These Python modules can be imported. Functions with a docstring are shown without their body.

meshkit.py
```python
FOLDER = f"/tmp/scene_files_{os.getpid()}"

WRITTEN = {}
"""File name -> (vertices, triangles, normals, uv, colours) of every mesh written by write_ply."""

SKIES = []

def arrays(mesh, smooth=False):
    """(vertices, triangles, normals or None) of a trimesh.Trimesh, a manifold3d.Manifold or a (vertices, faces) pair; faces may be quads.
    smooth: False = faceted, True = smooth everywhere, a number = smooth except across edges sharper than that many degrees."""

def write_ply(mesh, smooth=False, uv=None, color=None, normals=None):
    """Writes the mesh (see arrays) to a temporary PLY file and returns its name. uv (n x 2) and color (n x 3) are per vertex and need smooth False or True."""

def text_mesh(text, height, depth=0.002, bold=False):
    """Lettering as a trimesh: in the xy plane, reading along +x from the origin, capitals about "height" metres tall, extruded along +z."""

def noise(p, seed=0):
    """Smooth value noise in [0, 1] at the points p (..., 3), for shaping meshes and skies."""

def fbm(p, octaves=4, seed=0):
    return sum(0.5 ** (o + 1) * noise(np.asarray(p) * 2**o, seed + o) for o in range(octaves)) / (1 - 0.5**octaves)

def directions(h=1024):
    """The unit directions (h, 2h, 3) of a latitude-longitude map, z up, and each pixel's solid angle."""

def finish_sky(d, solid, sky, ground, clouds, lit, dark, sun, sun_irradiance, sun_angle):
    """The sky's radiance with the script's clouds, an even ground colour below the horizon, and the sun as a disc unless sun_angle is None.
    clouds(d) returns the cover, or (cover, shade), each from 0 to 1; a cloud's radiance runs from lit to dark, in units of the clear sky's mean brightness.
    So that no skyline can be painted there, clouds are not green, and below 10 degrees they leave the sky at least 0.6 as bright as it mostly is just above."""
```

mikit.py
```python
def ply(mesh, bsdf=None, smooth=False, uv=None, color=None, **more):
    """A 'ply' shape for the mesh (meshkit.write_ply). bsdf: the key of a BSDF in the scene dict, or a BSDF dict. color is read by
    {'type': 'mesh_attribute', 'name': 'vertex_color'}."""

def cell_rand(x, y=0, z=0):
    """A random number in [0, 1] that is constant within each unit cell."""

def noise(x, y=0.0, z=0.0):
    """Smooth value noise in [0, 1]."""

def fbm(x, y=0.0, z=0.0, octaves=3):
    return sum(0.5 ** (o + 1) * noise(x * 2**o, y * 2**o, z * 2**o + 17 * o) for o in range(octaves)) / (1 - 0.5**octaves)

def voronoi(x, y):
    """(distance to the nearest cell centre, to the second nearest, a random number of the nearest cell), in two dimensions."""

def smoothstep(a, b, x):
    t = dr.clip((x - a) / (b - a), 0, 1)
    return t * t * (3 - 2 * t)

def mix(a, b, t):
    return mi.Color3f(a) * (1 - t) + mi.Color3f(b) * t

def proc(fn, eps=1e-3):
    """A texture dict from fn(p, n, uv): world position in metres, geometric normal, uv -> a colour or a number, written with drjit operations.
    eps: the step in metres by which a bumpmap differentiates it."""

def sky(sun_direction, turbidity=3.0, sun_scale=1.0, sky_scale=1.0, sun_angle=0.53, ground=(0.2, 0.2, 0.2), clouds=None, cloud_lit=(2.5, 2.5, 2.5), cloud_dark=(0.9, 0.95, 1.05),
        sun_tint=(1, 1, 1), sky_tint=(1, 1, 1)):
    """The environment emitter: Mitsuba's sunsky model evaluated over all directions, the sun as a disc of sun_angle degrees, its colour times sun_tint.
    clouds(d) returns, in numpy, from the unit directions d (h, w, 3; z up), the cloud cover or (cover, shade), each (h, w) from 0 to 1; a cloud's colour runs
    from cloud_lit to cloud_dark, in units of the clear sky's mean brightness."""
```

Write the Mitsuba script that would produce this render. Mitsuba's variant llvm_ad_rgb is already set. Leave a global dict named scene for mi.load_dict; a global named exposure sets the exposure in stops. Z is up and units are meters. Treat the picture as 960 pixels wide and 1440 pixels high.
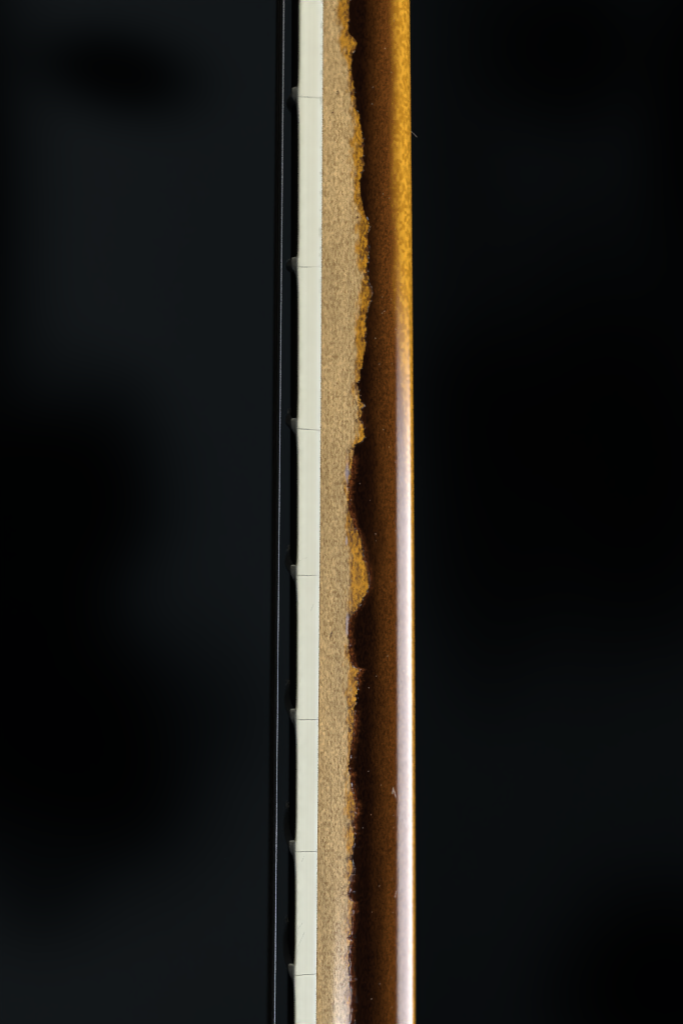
import math, random, numpy as np, trimesh, drjit as dr, mitsuba as mi, mikit, meshkit
from mikit import noise, fbm, smoothstep, mix, cell_rand
T = mi.ScalarTransform4f
scene, labels = {}, {}
random.seed(7); rng = np.random.default_rng(7)

# ---------------------------------------------------------------- camera, lamps, exposure (metres, z up; the neck stands upright)
exposure = 0.65
FWD = np.array([0.0339499, 0.9958945, -0.0839135])
CAM = np.array([0.0, -0.525, 0.0])
focus_at = np.array([0.0165, 0.003, -0.075])
scene['camera'] = {'type': 'thinlens', 'fov': math.degrees(2 * math.atan(480 / 3800)), 'fov_axis': 'x',
    'aperture_radius': 0.0068, 'focus_distance': float((focus_at - CAM) @ FWD), 'near_clip': 0.05, 'far_clip': 20.0,
    'to_world': T().look_at(origin=CAM.tolist(), target=(CAM + FWD).tolist(), up=[0, 0, 1])}
NECK = np.array([0.02, 0.01, -0.05])

def sph(az, el, dist):
    """A place seen from the neck: azimuth from the camera's side (0 = towards the camera, 90 = right), elevation, distance."""
    a, e = math.radians(az), math.radians(el)
    return NECK + dist * np.array([math.sin(a) * math.cos(e), -math.cos(a) * math.cos(e), math.sin(e)])

# softbox lamps: name, azimuth, centre elevation, distance, width, height, roll, radiance, label
LAMPS = [
    ('softbox_lamp', 129.3, None, 0.80, 0.56, 1.00, 2.0, (2.85, 2.74, 2.84), 'large softbox lamp behind the neck on its right side'),
    ('softbox_lamp_001', 30.0, -36.0, 0.85, 0.27, 0.48, 0.0, (8.8, 9.4, 11.0), 'tall softbox lamp low in front of the neck'),
    ('softbox_lamp_002', 12.0, 50.0, 0.95, 0.50, 0.50, 0.0, (6.0, 5.75, 5.0), 'square softbox lamp high in front of the neck'),
    ('softbox_lamp_003', 118.0, 46.0, 0.90, 0.50, 0.50, 0.0, (8.2, 8.0, 7.6), 'added unseen square fill lamp high behind the neck on its right side'),  # added to brighten the amber back; no such source is seen
]

# ---------------------------------------------------------------- helpers
def ply(mesh, mat, smooth=False, uv=None):
    return mikit.ply(mesh, mat, smooth=smooth, uv=uv)

def add(key, mesh, mat, smooth=False, uv=None, label=None, kind=None):
    k, n = key, 0
    while k in scene:
        n += 1; k = f'{key}_{n:03d}'
    scene[k] = ply(mesh, mat, smooth, uv)
    d = {}
    if label: d['label'] = label
    if kind: d['kind'] = kind
    if d: labels[k] = d
    return k

def grid_mesh(P, flip=False):
    """P (rows, cols, 3) in millimetres -> trimesh in metres and its uv in metres (x, z)."""
    r, c = P.shape[:2]
    i = np.arange(r * c).reshape(r, c)
    a, b, d, e = i[:-1, :-1].ravel(), i[:-1, 1:].ravel(), i[1:, 1:].ravel(), i[1:, :-1].ravel()
    f = np.vstack([np.c_[a, b, d], np.c_[a, d, e]])
    if flip: f = f[:, ::-1]
    v = P.reshape(-1, 3) * 1e-3
    return trimesh.Trimesh(v, f, process=False)

def table(pairs, lo=-175.0, hi=80.0, n=5100):
    z = np.array([p[0] for p in pairs])[::-1]; x = np.array([p[1] for p in pairs])[::-1]
    g = np.linspace(lo, hi, n)
    return np.interp(g, z, x)

def vnoise(x, y=0.0, z=0.0):
    x, y = np.broadcast_arrays(np.asarray(x, float), np.asarray(y, float))
    return np.array(noise(mi.Float(x.ravel().astype(np.float32)), mi.Float(y.ravel().astype(np.float32)), mi.Float(z))).reshape(x.shape)

# ---------------------------------------------------------------- the neck's measures in millimetres (x: fingerboard to back, y: depth, z: along)
EDGE=[(54.5,19.52),(53.1,19.29),(51.1,19.43),(48.4,19.29),(47.8,19.84),(47.1,20.75),(46.2,20.82),(45.1,20.4),(44.4,19.98),(42.3,19.84),(41.0,19.98),(38.9,20.12),(37.6,20.33),(35.6,20.61),(34.2,20.82),(33.1,20.96),(32.6,21.24),(31.5,21.38),(30.1,21.71),(28.8,21.95),(27.4,22.16),(24.7,22.23),(22.6,22.23),(21.3,21.95),(19.9,21.53),(18.9,21.53),(17.2,21.53),(15.8,22.02),(14.4,22.24),(13.1,22.66),(12.1,23.16),(10.3,23.16),(8.3,23.09),(6.9,23.38),(5.5,23.02),(4.4,23.17),(3.9,22.67),(2.8,23.17),(2.1,22.95),(-0.0,23.67),(-1.7,23.81),(-3.5,23.53),(-4.8,23.17),(-6.2,22.75),(-8.3,22.68),(-9.7,22.96),(-10.8,22.82),(-12.4,22.68),(-13.8,22.4),(-15.2,21.97),(-16.6,21.76),(-18.6,21.55),(-19.3,20.99),(-21.0,21.27),(-22.1,21.41),(-23.5,22.26),(-24.2,21.77),(-24.9,21.98),(-26.3,21.56),(-27.0,22.12),(-28.4,22.41),(-29.5,22.48),(-30.5,22.13),(-31.1,20.71),(-32.5,20.43),(-33.9,20.15),(-35.3,19.94),(-36.6,19.66),(-40.1,19.31),(-44.3,19.31),(-45.7,20.01),(-47.1,20.58),(-48.6,21.29),(-50.0,21.71),(-52.1,22.14),(-54.2,22.57),(-55.6,22.86),(-57.8,23.22),(-59.2,23.29),(-60.6,23.01),(-61.2,22.15),(-62.6,21.72),(-63.5,21.08),(-64.6,20.02),(-65.6,19.32),(-68.1,19.18),(-69.5,19.32),(-72.3,19.6),(-74.4,19.67),(-74.9,20.03),(-75.5,21.59),(-76.4,21.3),(-77.3,21.09),(-79.4,20.88),(-81.5,20.74),(-83.7,20.6),(-86.5,20.38),(-88.6,20.17),(-90.7,19.89),(-92.8,19.68),(-94.9,19.47),(-96.3,19.68),(-99.2,19.89),(-101.4,20.39),(-102.8,20.82),(-104.2,20.61),(-106.3,20.32),(-109.2,20.39),(-111.3,20.39),(-113.4,20.04),(-115.6,20.33),(-117.7,20.04),(-119.1,19.47),(-120.8,19.47),(-122.0,20.19),(-123.4,20.19),(-124.9,20.04),(-127.0,20.04),(-128.4,19.69),(-130.5,19.48),(-133.4,19.4),(-137.7,19.62),(-140.6,19.69),(-146.4,19.62)]
AMBER=[(54.4,17.49),(46.4,17.91),(41.0,19.29),(32.8,19.99),(27.4,20.13),(20.6,20.41),(13.7,20.83),(6.9,21.12),(-0.0,21.96),(-6.9,20.98),(-13.8,20.71),(-19.3,20.43),(-24.2,21.13),(-27.7,21.7),(-31.1,20.43),(-34.6,19.31),(-41.5,18.89),(-47.1,19.17),(-55.5,19.6),(-62.5,19.46),(-76.5,19.25),(-94.9,19.25),(-102.0,19.4),(-111.9,19.26),(-126.2,19.26),(-146.3,19.34)]
ZLO, ZHI, NT = -175.0, 80.0, 5100
GZ = np.linspace(ZLO, ZHI, NT)
W = 43.0                                                   # width of the neck (depth as seen here)
def xL(z): return np.interp(z, [-146, -120.3, -94.8, -69.4, -44.2, -19.3, 5.5, 30, 54.4], [8.43, 8.65, 8.87, 9.02, 9.16, 9.27, 9.37, 9.48, 9.62])
def xB(z): return np.interp(z, [-146, -94.7, -44.2, 5.5, 54.4], [12.86, 13.28, 13.72, 14.05, 14.34])
_R = np.polyfit([56.5, 5.69, -20, -45.9, -72, -98.4, -151.7], [32.12, 32.62, 32.99, 33.2, 33.38, 33.52, 33.72], 2)
def xR(z): return np.polyval(_R, z)
def PW(z): return np.interp(z, [-150, 55], [2.02, 2.38])   # the section grows rounder towards the body
def profile(th, z):
    """The neck's section: x, y of the superellipse from the near face (th = 0) over the back (pi/2) to the far face (pi)."""
    s, c = np.sin(th), np.cos(th); a = xR(z) - xB(z); q = 2 / PW(z)
    return xB(z) + a * np.maximum(s, 0) ** q, W / 2 - W / 2 * np.sign(c) * np.abs(c) ** q
def theta_of(x, z):
    a = xR(z) - xB(z)
    return np.arcsin(np.clip((x - xB(z)) / a, 0, 1) ** (PW(z) / 2))

FRET_Z = [36.41, 3.7, -27.56, -56.34, -84.82, -111.15, -135.97]
FRET_Z_OFF = [71.7, -160.6]                                # the next frets, just out of the frame

edge = table(EDGE)
jag = 0.26 * (vnoise(GZ * 7.5, 6.6) - .5) + 0.2 * (vnoise(GZ * 1.7, 3.3) - .5) + 0.22 * (vnoise(GZ * 0.8, 9.1) - .5) + 0.34 * (vnoise(GZ * 3.6, 5.5) - .5)
chip = np.where(vnoise(GZ * 1.1, 21.0) > .80, -0.35 * (vnoise(GZ * 3.1, 2.0)), 0)
edge = edge + jag + chip
amber = table(AMBER) + 0.5 * (vnoise(GZ * 0.5, 40.0) - .5)
EDGE_T, AMBER_T = mi.Float(edge.astype(np.float32)), mi.Float(amber.astype(np.float32))
XR_T = mi.Float(xR(GZ).astype(np.float32))
def look(tab, z):
    t = dr.clip((z - ZLO) / (ZHI - ZLO) * (NT - 1), 0, NT - 2)
    i = dr.floor(t); k = mi.UInt32(i); f = t - i
    return dr.gather(mi.Float, tab, k) * (1 - f) + dr.gather(mi.Float, tab, k + 1) * f

# ---------------------------------------------------------------- materials
def mm(p): return p.x * 1000, p.y * 1000, p.z * 1000

def squiggle(x, y, z):
    """Short wavy flecks of the wood's grain, running along the neck."""
    w = noise(x * .9, z * .9, y * .2) - .5
    a = noise(x * 5.2 + 1.2 * w, z * 1.55, y * .7)
    b = noise(x * 8.0 + 1.6 * w, z * 2.6, y * 1.1 + 9)
    return a * .5 + b * .5

def wood_color(p, n, uv):
    x, y, z = mm(p)
    wv = noise(x * 1.6, z * 1.3, 2.0) - .5
    g = smoothstep(.1, .9, noise(x * 6.0 + 2.6 * wv, z * 1.5, 2.5) * .5 + noise(x * 9.0 + 3.4 * wv, z * 2.3, 1.0) * .5)
    low = fbm(x * .35, z * .05, 4.0)
    base = mix((.225, .128, .040), (.62, .430, .196), g)
    lines = noise(x * 2.6, z * .035, 6.0) * .6 + noise(x * 6.0, z * .09, 8.0) * .4   # long grain lines
    base = base * (.66 + .40 * low + .30 * lines)
    d = look(EDGE_T, z) - x                                   # millimetres left of the lacquer's edge
    am = look(AMBER_T, z) - x
    rag = noise(x * 1.5, z * .55, 7.0) * .6 + noise(x * 4.0, z * 1.4, 17.0) * .4 - .5
    t = smoothstep(1.0, -.6, am + 2.2 * rag)
    burn = noise(x * 1.9, z * .75, 22.0) * .5 + noise(x * 5.0, z * 2.4, 23.0) * .5
    stain = mix((.07, .020, .002), (.50, .225, .012), smoothstep(.2, .85, .5 * g + .62 * burn))
    stain = mix(stain, (.50, .26, .05), .1 * smoothstep(.4, .9, d * .5))
    c = mix(base, stain, t * .97)
    # dark burnt flecks where the colour coat has stayed in the pores beside the edge
    near = smoothstep(2.3, .0, d)
    where = smoothstep(.30, .62, noise(x * .25, z * .20, 12.0))
    fleck = smoothstep(.60, .70, noise(x * 3.2, z * 1.6, 31.0) * .6 + noise(x * 6.5, z * 3.8, 33.0) * .4 + .10 * near) * near * where
    c = mix(c, (.045, .018, .007), fleck * .95)
    rimdark = smoothstep(.30, .0, d) * smoothstep(.25, .5, noise(z * 1.1, 3.0))
    c = mix(c, (.10, .035, .010), rimdark * .85)
    # a few marks in the bare wood
    for mx, mz, rx, rz, sk in ((15.9, -68.3, .16, .75, .25), (17.2, 36.9, .2, .5, .2), (16.2, 33.2, .1, .4, 0), (21.0, 13.0, .22, .35, 0)):
        u = (x - mx - sk * (z - mz)) / rx; v = (z - mz) / rz
        c = mix(c, (.07, .035, .015), smoothstep(1.3, .5, dr.sqrt(u * u + v * v)) * .85)
    for mx, mz, rx, rz in ((19.0, -36.5, .42, 3.4), (19.05, -66.5, .40, 2.6), (18.9, -50.0, .25, 1.2)):   # sheen of clear-coat remains, painted in as lilac grey
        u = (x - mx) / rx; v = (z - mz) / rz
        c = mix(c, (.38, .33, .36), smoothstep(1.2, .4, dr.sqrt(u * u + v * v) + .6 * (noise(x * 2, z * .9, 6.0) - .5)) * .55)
    seam = smoothstep(.25, .0, x - look(XB_T, z))
    return c * (1 - .45 * seam)

XB_T = mi.Float(xB(GZ).astype(np.float32))
def lacquer_color(p, n, uv):
    x, y, z = mm(p)
    u = look(XR_T, z) - x                                     # millimetres from the back of the neck
    d = x - look(EDGE_T, z)
    wob = 1.2 * (noise(x * .5, z * .12, y * .3) - .5)
    wide = smoothstep(-48.0, 8.0, z)                          # the amber back narrows towards the body
    g0 = squiggle(x * 1.1, y, z * 1.3)
    back = smoothstep(2.3 + 3.0 * wide, .5 + 1.2 * wide, u + wob * .5 + 2.0 * (g0 - .5))
    mid = smoothstep(10.8, 2.8, u + wob)
    g = smoothstep(.28, .72, g0)
    fine = smoothstep(.45, .85, noise(x * 6.5, z * 4.6, y * 6.5))
    dark = mix((.0045, .0018, .0012), (.012, .0042, .0018), g)
    brown = mix((.050, .0150, .0028), (.190, .0640, .0110), g * .5 + fine * .5)
    curl = smoothstep(.3, .75, noise(x * .8 + y * .5, z * 1.7 + 1.3 * noise(y * .7, z * .4, 2.0), y * .45))
    gold = mix((.40, .172, .012), (.73, .365, .034), .35 * g + .65 * curl)
    c = mix(mix(dark, brown * (1.0 + .25 * wide), mid), gold, back)
    # translucent reddish brown where the coat thins out at its edge
    thin = smoothstep(1.5, .1, d + .5 * (noise(x * 1.5, z * .8, 4.0) - .5)) * smoothstep(-22.0, -34.0, z + 9 * (noise(z * .12, 8.0) - .5) * 2) * smoothstep(.30, .62, noise(z * .16, 77.0))
    red = mix((.030, .008, .004), (.20, .062, .015), smoothstep(.35, .8, squiggle(x * .9, y, z * 1.6)))
    c = mix(c, red, thin * .9)
    spk = smoothstep(.040, .02, mikit.voronoi(x * .42, z * .30)[0]) * (mikit.voronoi(x * .42, z * .30)[2] > .78)
    c = mix(c, (.45, .36, .28), dr.select(mi.Float(u) > 3.8, mi.Float(spk) * .7, 0))
    for mx, mz, r in ((30.7, -142.0, .16), (29.4, -30.5, .1), (25.9, -118.0, .1)):
        c = mix(c, (.01, .008, .006), smoothstep(1.3, .5, dr.sqrt(dr.square(x - mx) + dr.square((z - mz) * .6)) / r) * .95)
    for mx, mz, sk, rz in ((28.35, -100.6, .12, .75), (28.8, -101.3, -.22, .9), (29.0, -121.8, .35, .7)):          # scratches
        c = mix(c, (.62, .56, .50), smoothstep(.075, .02, dr.abs(x - mx - sk * (z - mz))) * smoothstep(rz, rz * .7, dr.abs(z - mz)) * .8)
    return c

def lacquer_relief(p, n, uv):
    x, y, z = mm(p)
    return 1e-3 * (.009 * noise(z * .28, x * .2 + y * .3, 3.0) + .0012 * noise(x * 1.2, z * .55, y * 1.2) + .0006 * squiggle(x, y, z) * 1.0)
def wood_relief(p, n, uv):
    x, y, z = mm(p)
    return 1e-3 * (.0006 * squiggle(x, y, z))

CR = [(zc, s) for zc, s in zip(FRET_Z, (-.05, .02, -.09, .0, .0, .02, .06))]
def crack_z(zc, s, x0):                                    # the hairline's height across the binding, x0 = millimetres from the binding's outer edge
    return zc - .32 + s * x0 * 1.0
def binding_color(p, n, uv):
    x, y, z = mm(p)
    xx = x - look(XL_T, z)
    st = noise(xx * 3.2, 4.0, z * .004) * .6 + noise(xx * 9.0, 7.0, z * .01) * .4
    c = mix((.715, .705, .535), (.795, .785, .62), st)
    edge_ = smoothstep(3.5, 4.0, xx)
    c = mix(c, (.81, .81, .69), edge_ * .7)
    blot = smoothstep(.45, .8, fbm(xx * .5, z * .09, 3.0))
    c = mix(c, (.72, .70, .52), blot * .25)
    for i, (zc, s) in enumerate(CR):
        fade = smoothstep((3.6, 3.2, 3.3, 4.3, 4.9, 4.9, 4.6)[i], (1.9, 1.5, 2.0, 3.5, 4.4, 4.4, 3.8)[i], xx)
        dz = dr.abs(z - (zc - .32 + s * xx + .14 * (noise(xx * .9, 5.0 * i) - .5)))
        c = mix(c, (.10, .105, .08), smoothstep(.115, .02, dz) * fade * .5)
    # hairline scratches
    for sx, sz, dx, L in ((1.4, -129.0, .7, 1.7), (1.6, -112.9, .25, .6), (1.0, -53.6, 1.2, .55), (3.1, -63.0, .3, .8), (1.2, -126.3, .5, .7)):
        t = (z - sz) / L
        c = mix(c, (.48, .49, .38), smoothstep(.09, .02, dr.abs(xx - sx - dx * t)) * smoothstep(1.0, .8, dr.abs(t)) * .8)
    grime = smoothstep(4.2, 4.45, xx + .25 * noise(z * 1.6, 11.0)) * smoothstep(.62, .8, noise(z * 1.4, 2.2)) * smoothstep(-10.0, 15.0, z)
    c = mix(c, (.35, .31, .19), grime * .35)
    return c
XL_T = mi.Float(xL(GZ).astype(np.float32))

def board_color(p, n, uv):
    x, y, z = mm(p)
    g = noise(y * 2.5, z * .12, x) * .6 + noise(y * 6.0, z * .4, x * 2) * .4
    return mix((.006, .004, .003), (.020, .013, .010), g)

def cloth_color(p, n, uv):
    X, Z = p.x, p.z
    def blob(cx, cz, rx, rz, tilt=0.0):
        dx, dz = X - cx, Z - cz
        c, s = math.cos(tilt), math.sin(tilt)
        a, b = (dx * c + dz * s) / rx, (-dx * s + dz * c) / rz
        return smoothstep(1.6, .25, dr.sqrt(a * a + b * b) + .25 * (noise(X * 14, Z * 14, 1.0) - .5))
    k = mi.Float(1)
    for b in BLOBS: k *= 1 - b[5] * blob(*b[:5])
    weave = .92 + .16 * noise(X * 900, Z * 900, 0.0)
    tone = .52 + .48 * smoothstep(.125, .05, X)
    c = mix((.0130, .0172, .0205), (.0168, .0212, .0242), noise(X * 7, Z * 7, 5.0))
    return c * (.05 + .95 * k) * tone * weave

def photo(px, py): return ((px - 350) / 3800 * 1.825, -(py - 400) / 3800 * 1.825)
BLOBS = []  # soft black patches multiplied into the cloth colour
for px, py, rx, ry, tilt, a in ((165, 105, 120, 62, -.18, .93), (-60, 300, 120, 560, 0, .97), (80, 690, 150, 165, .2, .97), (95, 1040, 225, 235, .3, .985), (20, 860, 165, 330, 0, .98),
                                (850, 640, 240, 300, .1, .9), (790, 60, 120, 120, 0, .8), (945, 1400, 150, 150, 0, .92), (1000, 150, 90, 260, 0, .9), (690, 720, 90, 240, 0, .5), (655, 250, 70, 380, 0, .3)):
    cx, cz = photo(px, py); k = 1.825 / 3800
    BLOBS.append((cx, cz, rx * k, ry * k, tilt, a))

def proc(f, eps=5e-5): return mikit.proc(f, eps)
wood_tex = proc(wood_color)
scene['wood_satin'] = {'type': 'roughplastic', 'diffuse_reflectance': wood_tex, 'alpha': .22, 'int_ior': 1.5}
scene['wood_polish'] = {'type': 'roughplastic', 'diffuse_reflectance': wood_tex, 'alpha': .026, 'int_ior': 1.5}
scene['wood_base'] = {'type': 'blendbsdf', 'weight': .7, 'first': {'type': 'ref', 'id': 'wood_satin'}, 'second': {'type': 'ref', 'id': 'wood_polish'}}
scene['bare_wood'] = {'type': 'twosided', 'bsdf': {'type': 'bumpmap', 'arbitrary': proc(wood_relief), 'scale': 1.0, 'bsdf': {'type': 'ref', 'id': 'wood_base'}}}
scene['lacquer_base'] = {'type': 'roughplastic', 'diffuse_reflectance': proc(lacquer_color), 'alpha': .03, 'int_ior': 1.5}
scene['burst_lacquer'] = {'type': 'twosided', 'bsdf': {'type': 'bumpmap', 'arbitrary': proc(lacquer_relief), 'scale': 1.0, 'bsdf': {'type': 'ref', 'id': 'lacquer_base'}}}
scene['cream_plastic'] = {'type': 'twosided', 'bsdf': {'type': 'roughplastic', 'diffuse_reflectance': proc(binding_color), 'alpha': .22, 'int_ior': 1.49}}
scene['shaded_nib_plastic'] = {'type': 'twosided', 'bsdf': {'type': 'roughplastic', 'diffuse_reflectance': {'type': 'rgb', 'value': [.24, .245, .225]}, 'alpha': .2, 'int_ior': 1.49}}  # binding cream greyed: the shade on the bevel is put into the colour
scene['dark_wood'] = {'type': 'twosided', 'bsdf': {'type': 'principled', 'base_color': proc(board_color), 'roughness': .6, 'specular': .25}}
scene['fret_metal'] = {'type': 'twosided', 'bsdf': {'type': 'principled', 'base_color': {'type': 'rgb', 'value': [.46, .45, .42]}, 'metallic': 1.0, 'roughness': .3}}
scene['bright_steel'] = {'type': 'twosided', 'bsdf': {'type': 'principled', 'base_color': {'type': 'rgb', 'value': [.48, .49, .505]}, 'metallic': 1.0, 'roughness': .5}}
scene['shaded_steel'] = {'type': 'twosided', 'bsdf': {'type': 'principled', 'base_color': {'type': 'rgb', 'value': [.010, .010, .010]}, 'metallic': 0.0, 'roughness': .7, 'specular': .08}}  # steel painted near black for the strings that catch no light
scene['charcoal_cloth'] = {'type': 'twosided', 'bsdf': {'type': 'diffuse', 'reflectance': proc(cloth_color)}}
scene['lamp_shell'] = {'type': 'twosided', 'bsdf': {'type': 'diffuse', 'reflectance': {'type': 'rgb', 'value': [.02, .02, .02]}}}
scene['lint'] = {'type': 'twosided', 'bsdf': {'type': 'diffuse', 'reflectance': {'type': 'rgb', 'value': [.14, .145, .15]}}}

# ---------------------------------------------------------------- lamps
for name, az, el, dist, w, h, roll, rad, lab in LAMPS:
    if el is None:                                             # stands upright, its top just under the neck's middle
        at = sph(az, 0, dist) + [0, 0, -.04 - h / 2 + .085]; aim = NECK + [0, 0, at[2] - NECK[2]]
    else:
        at, aim = sph(az, el, dist), NECK
    M = T().look_at(origin=at.tolist(), target=aim.tolist(), up=[0, 0, 1]).rotate([0, 0, 1], roll)
    q = np.array([[-w / 2, -h / 2, 0], [w / 2, -h / 2, 0], [w / 2, h / 2, 0], [-w / 2, h / 2, 0]])
    face = trimesh.Trimesh(q, [[0, 1, 2], [0, 2, 3]], process=False)
    def glow(p, n, uv, rad=rad, h=h, soft=.125 if el is None else .03):                         # a softbox is dimmer towards the ends of its cloth
        e = (.5 - dr.abs(uv.y - .5)) * h
        return mi.Color3f(rad) * (.03 + .97 * smoothstep(-.005, soft, e))
    d = ply(face, 'lamp_shell', uv=np.array([[0, 0], [1, 0], [1, 1], [0, 1]], float)); d['to_world'] = M
    d['emitter'] = {'type': 'area', 'radiance': {'type': 'rgb', 'value': list(rad)} if el == 46.0 or el == 50.0 else mikit.proc(glow)}
    scene[f'{name}__diffuser'] = d
    b = .02
    prof = [(w / 2 + .012, h / 2 + .012, .012), (w / 2 + .012, h / 2 + .012, -.01), (w / 2, h / 2, -.16), (.07, .07, -.26), (.06, .06, -.36)]
    V = np.array([[sx * a, sy * c, z] for a, c, z in prof for sx, sy in ((-1, -1), (1, -1), (1, 1), (-1, 1))])
    F = []
    for i in range(len(prof) - 1):
        for j in range(4):
            a, c = i * 4 + j, i * 4 + (j + 1) % 4
            F += [[a, c, c + 4], [a, c + 4, a + 4]]
    n = len(prof) * 4
    F += [[n - 4, n - 3, n - 2], [n - 4, n - 2, n - 1]]
    d = ply(trimesh.Trimesh(V, F, process=False), 'lamp_shell'); d['to_world'] = M
    scene[f'{name}__housing'] = d
    labels[name] = {'label': lab, 'category': 'lamp'}

# ---------------------------------------------------------------- backdrop: a charcoal cloth hung 1.3 m behind the neck
xs, zs = np.linspace(-1.6, 1.6, 161), np.linspace(-1.5, 1.3, 141)
XX, ZZ = np.meshgrid(xs, zs)
YY = 1.30 + .012 * np.sin(XX * 9 + .8 * np.sin(ZZ * 3)) + .05 * (vnoise(XX * 3 + 50, ZZ * 2 + 50) - .5)
add('backdrop', grid_mesh(np.stack([XX, YY, ZZ], -1) * 1000), 'charcoal_cloth', True, kind='structure', label='dark charcoal cloth backdrop with soft black patches, far out of focus')

# ---------------------------------------------------------------- the guitar neck
labels['guitar_neck'] = {'label': 'upright electric guitar neck seen from the side, cream bound, with worn sunburst lacquer', 'category': 'guitar neck'}
G = 'guitar_neck'
Z0, Z1 = 74.0, -168.0
rows = np.arange(Z0, Z1, -0.10)
E_ = np.interp(rows, GZ, edge)
thE = theta_of(E_, rows)
# the bare wood: from the binding to a little under the lacquer's edge
t = np.r_[np.linspace(0, .9, 22), np.linspace(.92, 1.0, 5)]
th = np.maximum(thE[:, None] + .012, .02) * t[None, :]
zz = np.broadcast_to(rows[:, None], th.shape)
x, y = profile(th, zz)
x[:, 0] += .01
P = np.stack([x, y, zz], -1)
P = np.concatenate([np.stack([x[:, :1] - .0, np.full_like(x[:, :1], 1.6), zz[:, :1]], -1), P], 1)
m = grid_mesh(P, True)
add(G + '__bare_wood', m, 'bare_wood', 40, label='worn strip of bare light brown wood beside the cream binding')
# the lacquer: a coat of its own thickness with a lifted lip along its ragged edge, round the back to the far side
dmm = np.r_[0, .0, .05, .12, .22, .36, .55, .8, 1.1, 1.5, 2.0, 2.6, 3.3, 4.0, 4.8]
lip = np.r_[-.03, .055, .10, .135, .15, .145, .125, .105, .095, .09, .09, .09, .09, .09, .09]
lumps = np.interp(rows, rows[::-1][::6], vnoise(rows[::-1][::6] * .9, 15.0)) if False else vnoise(rows * .9, 15.0)
a_ = xR(rows) - xB(rows)
xs_ = E_[:, None] + dmm[None, :]
ths = theta_of(xs_, rows[:, None])
thl = ths[:, -1]
tail = np.linspace(0, 1, 72)[1:] 
thr = thl[:, None] + (math.pi - .002 - thl[:, None]) * tail[None, :]
TH = np.concatenate([ths, thr], 1)
H = np.concatenate([np.broadcast_to(lip, ths.shape) * np.where(lip > 0, (.55 + .9 * lumps[:, None]), 1), np.full(thr.shape, .09)], 1)
H[:, 9:len(lip)] = .09
zz = np.broadcast_to(rows[:, None], TH.shape)
x, y = profile(TH, zz)
h = 1e-3
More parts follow.
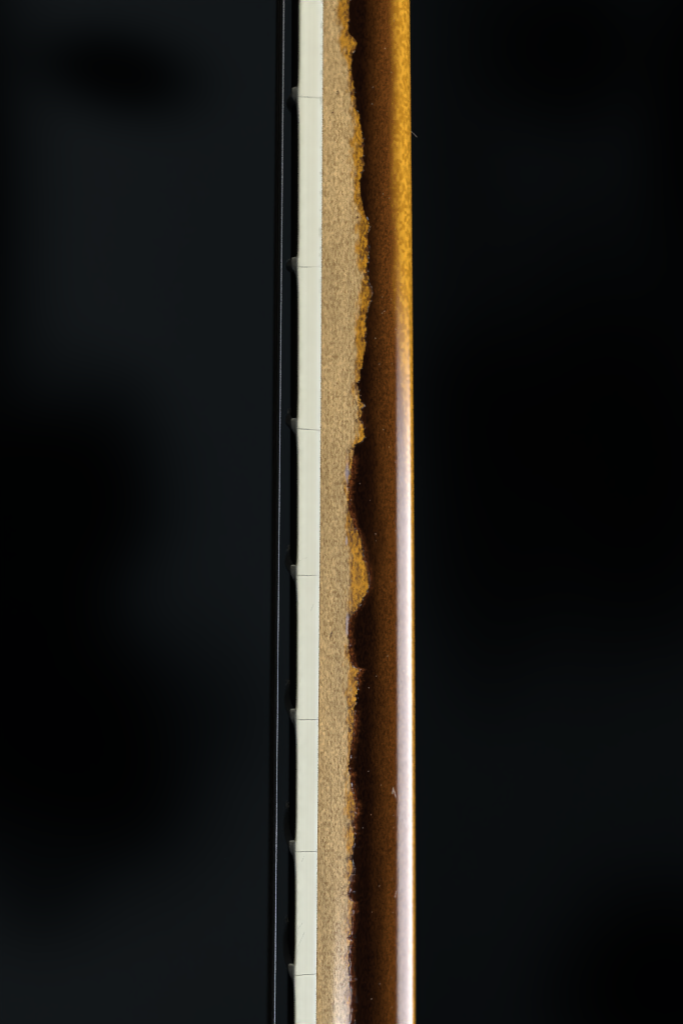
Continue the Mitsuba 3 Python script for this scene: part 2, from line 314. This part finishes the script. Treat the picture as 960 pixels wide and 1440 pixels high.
x2, y2 = profile(np.minimum(TH + h, math.pi - 1e-4), zz); x1, y1 = profile(np.maximum(TH - h, 1e-4), zz)
nx, ny = (y2 - y1), -(x2 - x1); L = np.hypot(nx, ny) + 1e-9; nx, ny = nx / L, ny / L
P = np.stack([x + nx * H, y + ny * H, zz], -1)
add(G + '__lacquer', grid_mesh(P, True), 'burst_lacquer', True, label='glossy dark brown to amber sunburst lacquer with a ragged worn edge')

# the binding: a strip along each side of the fingerboard, with a groove at each hairline crack
def rise(z):
    """The binding's outer edge stands a little higher beside each fret and dips between the frets."""
    out = 0.0
    for zc in FRET_Z + FRET_Z_OFF:
        d = z - zc
        out = max(out, .26 * float(np.interp(d, [-9.0, -5.0, -2.0, 1.4, 1.7, 6.0], [0, .22, .8, 1, .35, 0])))
    return out - .06
def binding(far):
    cross = [(0.02, 1.75), (.0, .75), (.07, .42), (.22, .17), (.42, .03), (.60, -.03), (1.0, -.04), (1.6, -.04), (2.2, -.04), (2.8, -.04), (3.4, -.04), (3.9, -.04), (4.30, -.035)]
    zr = list(np.arange(Z0, Z1, -.75))
    off = [-.30, -.10, -.05, 0, .05, .10, .30]
    zr = [q for q in zr if all(abs(q - (zc - .32)) > .9 for zc in FRET_Z)]
    tagz = [(q, None, 0) for q in zr] + [(zc - .32 + o, i, o) for i, zc in enumerate(FRET_Z) for o in off]
    tagz.sort(key=lambda q: -q[0])
    P = np.zeros((len(tagz), len(cross) + 2, 3))
    for r, (q, i, o) in enumerate(tagz):
        a, w = float(xL(q)), float(xB(q) - xL(q))
        for c, (cx, cy) in enumerate(cross + [(None, -.01), (None, 1.75)]):
            f = w - .012 if cx is None else cx * (w / 4.45) if cx > 1 else cx
            if cx is not None and cx < 1: f -= rise(q) * (1 - cx)
            g = .10 if (o == 0 and i is not None and cy < .6) else 0.0
            zc = q + (CR[i][1] * f if i is not None else 0)
            P[r, c] = (a + f, cy + g, zc)
    if far: P[:, :, 1] = W - P[:, :, 1]
    return grid_mesh(P, not far)
bk = add(G + '__binding', binding(False), 'cream_plastic', 35, label='cream plastic binding with hairline cracks beside the frets')
scene[G + '__binding_001'] = ply(binding(True), 'cream_plastic', 35)

# the fingerboard between the bindings, crowned across its width
RAD = 215.0
def crown(y): return (W / 2) ** 2 / (2 * RAD) - (y - W / 2) ** 2 / (2 * RAD)
ys = np.linspace(1.7, W - 1.7, 26)
zr = np.arange(Z0, Z1, -4.0)
P = np.zeros((len(zr), len(ys) + 2, 3))
for r, q in enumerate(zr):
    P[r, 1:-1, 0] = xL(q) + .12 - crown(ys); P[r, 1:-1, 1] = ys; P[r, :, 2] = q
    P[r, 0] = (xB(q) + .4, 1.7, q); P[r, -1] = (xB(q) + .4, W - 1.7, q)
add(G + '__fingerboard', grid_mesh(P), 'dark_wood', 40)

# frets: rounded wires crossing the board, ends bevelled; a binding nib caps each end, its shade painted as grey
def fret(zc):
    prof = [(1.25, .15), (1.2, -.1), (1.02, -.45), (.72, -.76), (.36, -.95), (0, -1.0), (-.36, -.95), (-.72, -.76), (-1.02, -.45), (-1.2, -.1), (-1.25, .15)]
    yy = np.r_[1.35, 1.5, 1.75, 2.1, np.linspace(2.6, W - 2.6, 24), W - 2.1, W - 1.75, W - 1.5, W - 1.35]
    hh = np.r_[.05, .35, .75, .97, np.ones(24), .97, .75, .35, .05]
    P = np.zeros((len(yy), len(prof), 3))
    for r, (q, k) in enumerate(zip(yy, hh)):
        for c, (dz, dx) in enumerate(prof):
            P[r, c] = (xL(zc) + .12 - crown(q) + (dx * k if dx < 0 else dx), q, zc + dz)
    return grid_mesh(P)
def nib(zc, s, far):
    # (along z, height, near bevel): steep at its upper end, running out gently below
    prof = [(1.62, .0), (1.58, .80), (1.35, .93), (.7, .95), (0, .9), (-.6, .78), (-1.1, .58), (-1.7, .32), (-2.6, .12), (-4.2, .04), (-5.5, .0)]
    P = []
    for dz, k in prof:
        a = float(xL(zc + dz)) - rise(zc + dz); hgt = .98 * k
        P.append([(a + .22, .0, zc + dz), (a + .03, .12, zc + dz), (a - hgt * .12, .35, zc + dz), (a - hgt * .38, .75, zc + dz), (a - hgt * .72, 1.2, zc + dz), (a - hgt, 1.72, zc + dz), (a + .2, 1.74, zc + dz)])
    P = np.array(P)
    if far: P[:, :, 1] = W - P[:, :, 1]
    return grid_mesh(P, not far)
for i, zc in enumerate(FRET_Z + FRET_Z_OFF):
    add(G + '__fret', fret(zc), 'fret_metal', 50)
    s = (1, .95, 1, .9, 1.05, 1, .95, 1, 1)[i]
    add(G + '__binding__nib', nib(zc, s, False), 'shaded_nib_plastic', 40)
    add(G + '__binding_001__nib', nib(zc, s, True), 'shaded_nib_plastic', 40)

# strings: the nearest is a bright plain wire, the others lie behind it
def rod(p0, p1, r, sides=14, wind=0.0):
    n = 2 if not wind else 900
    tt = np.linspace(0, 1, n); c = p0[None] + (p1 - p0)[None] * tt[:, None]
    ang = np.arange(sides + 1) * 2 * math.pi / sides
    rr = r * (1 + (wind * (np.arange(n) % 2 - .5) if wind else np.zeros(n)))
    P = np.stack([c[:, 0, None] + rr[:, None] * np.cos(ang), c[:, 1, None] + rr[:, None] * np.sin(ang), np.broadcast_to(c[:, 2, None], (n, sides + 1))], -1)
    return grid_mesh(P)
xtop, xbot = 7.08, 4.44                                    # the nearest string at z = 74 and z = -168
for k, (r, lift) in enumerate(((.125, 0), (.165, .0), (.215, .08), (.33, .2), (.46, .3), (.585, .42))):
    y0 = 3.5 + 7.2 * k
    dx = crown(y0) - crown(3.5) + lift
    p0 = np.array([xtop - dx, y0, 74.0]); p1 = np.array([xbot - dx - .12 * lift, y0, -168.0])
    add(G + '__string', rod(p0, p1, r, wind=.12 if k > 2 else 0), 'bright_steel' if k == 0 else 'shaded_steel', True,
        label='thin bright steel string nearest the viewer' if k == 0 else None)

# a lint fibre clinging to the back edge of the neck near the top
c = np.array([[33.05, 21.0, 30.9], [33.35, 20.4, 30.5], [33.75, 20.0, 30.15], [34.1, 19.8, 29.75], [34.35, 19.7, 29.5]])
xb = xR(30.5)
c[:, 0] += xb - 33.1
ang = np.arange(7) * math.pi / 3
P = np.stack([np.stack([p[0] + .034 * np.cos(ang) , p[1] + .034 * np.sin(ang), p[2] + .03 * np.cos(ang)], -1) for p in c])
add('lint_fibre', grid_mesh(P), 'lint', True)
labels['lint_fibre'] = {'label': 'tiny pale lint fibre clinging to the back edge of the neck near its top', 'category': 'lint'}
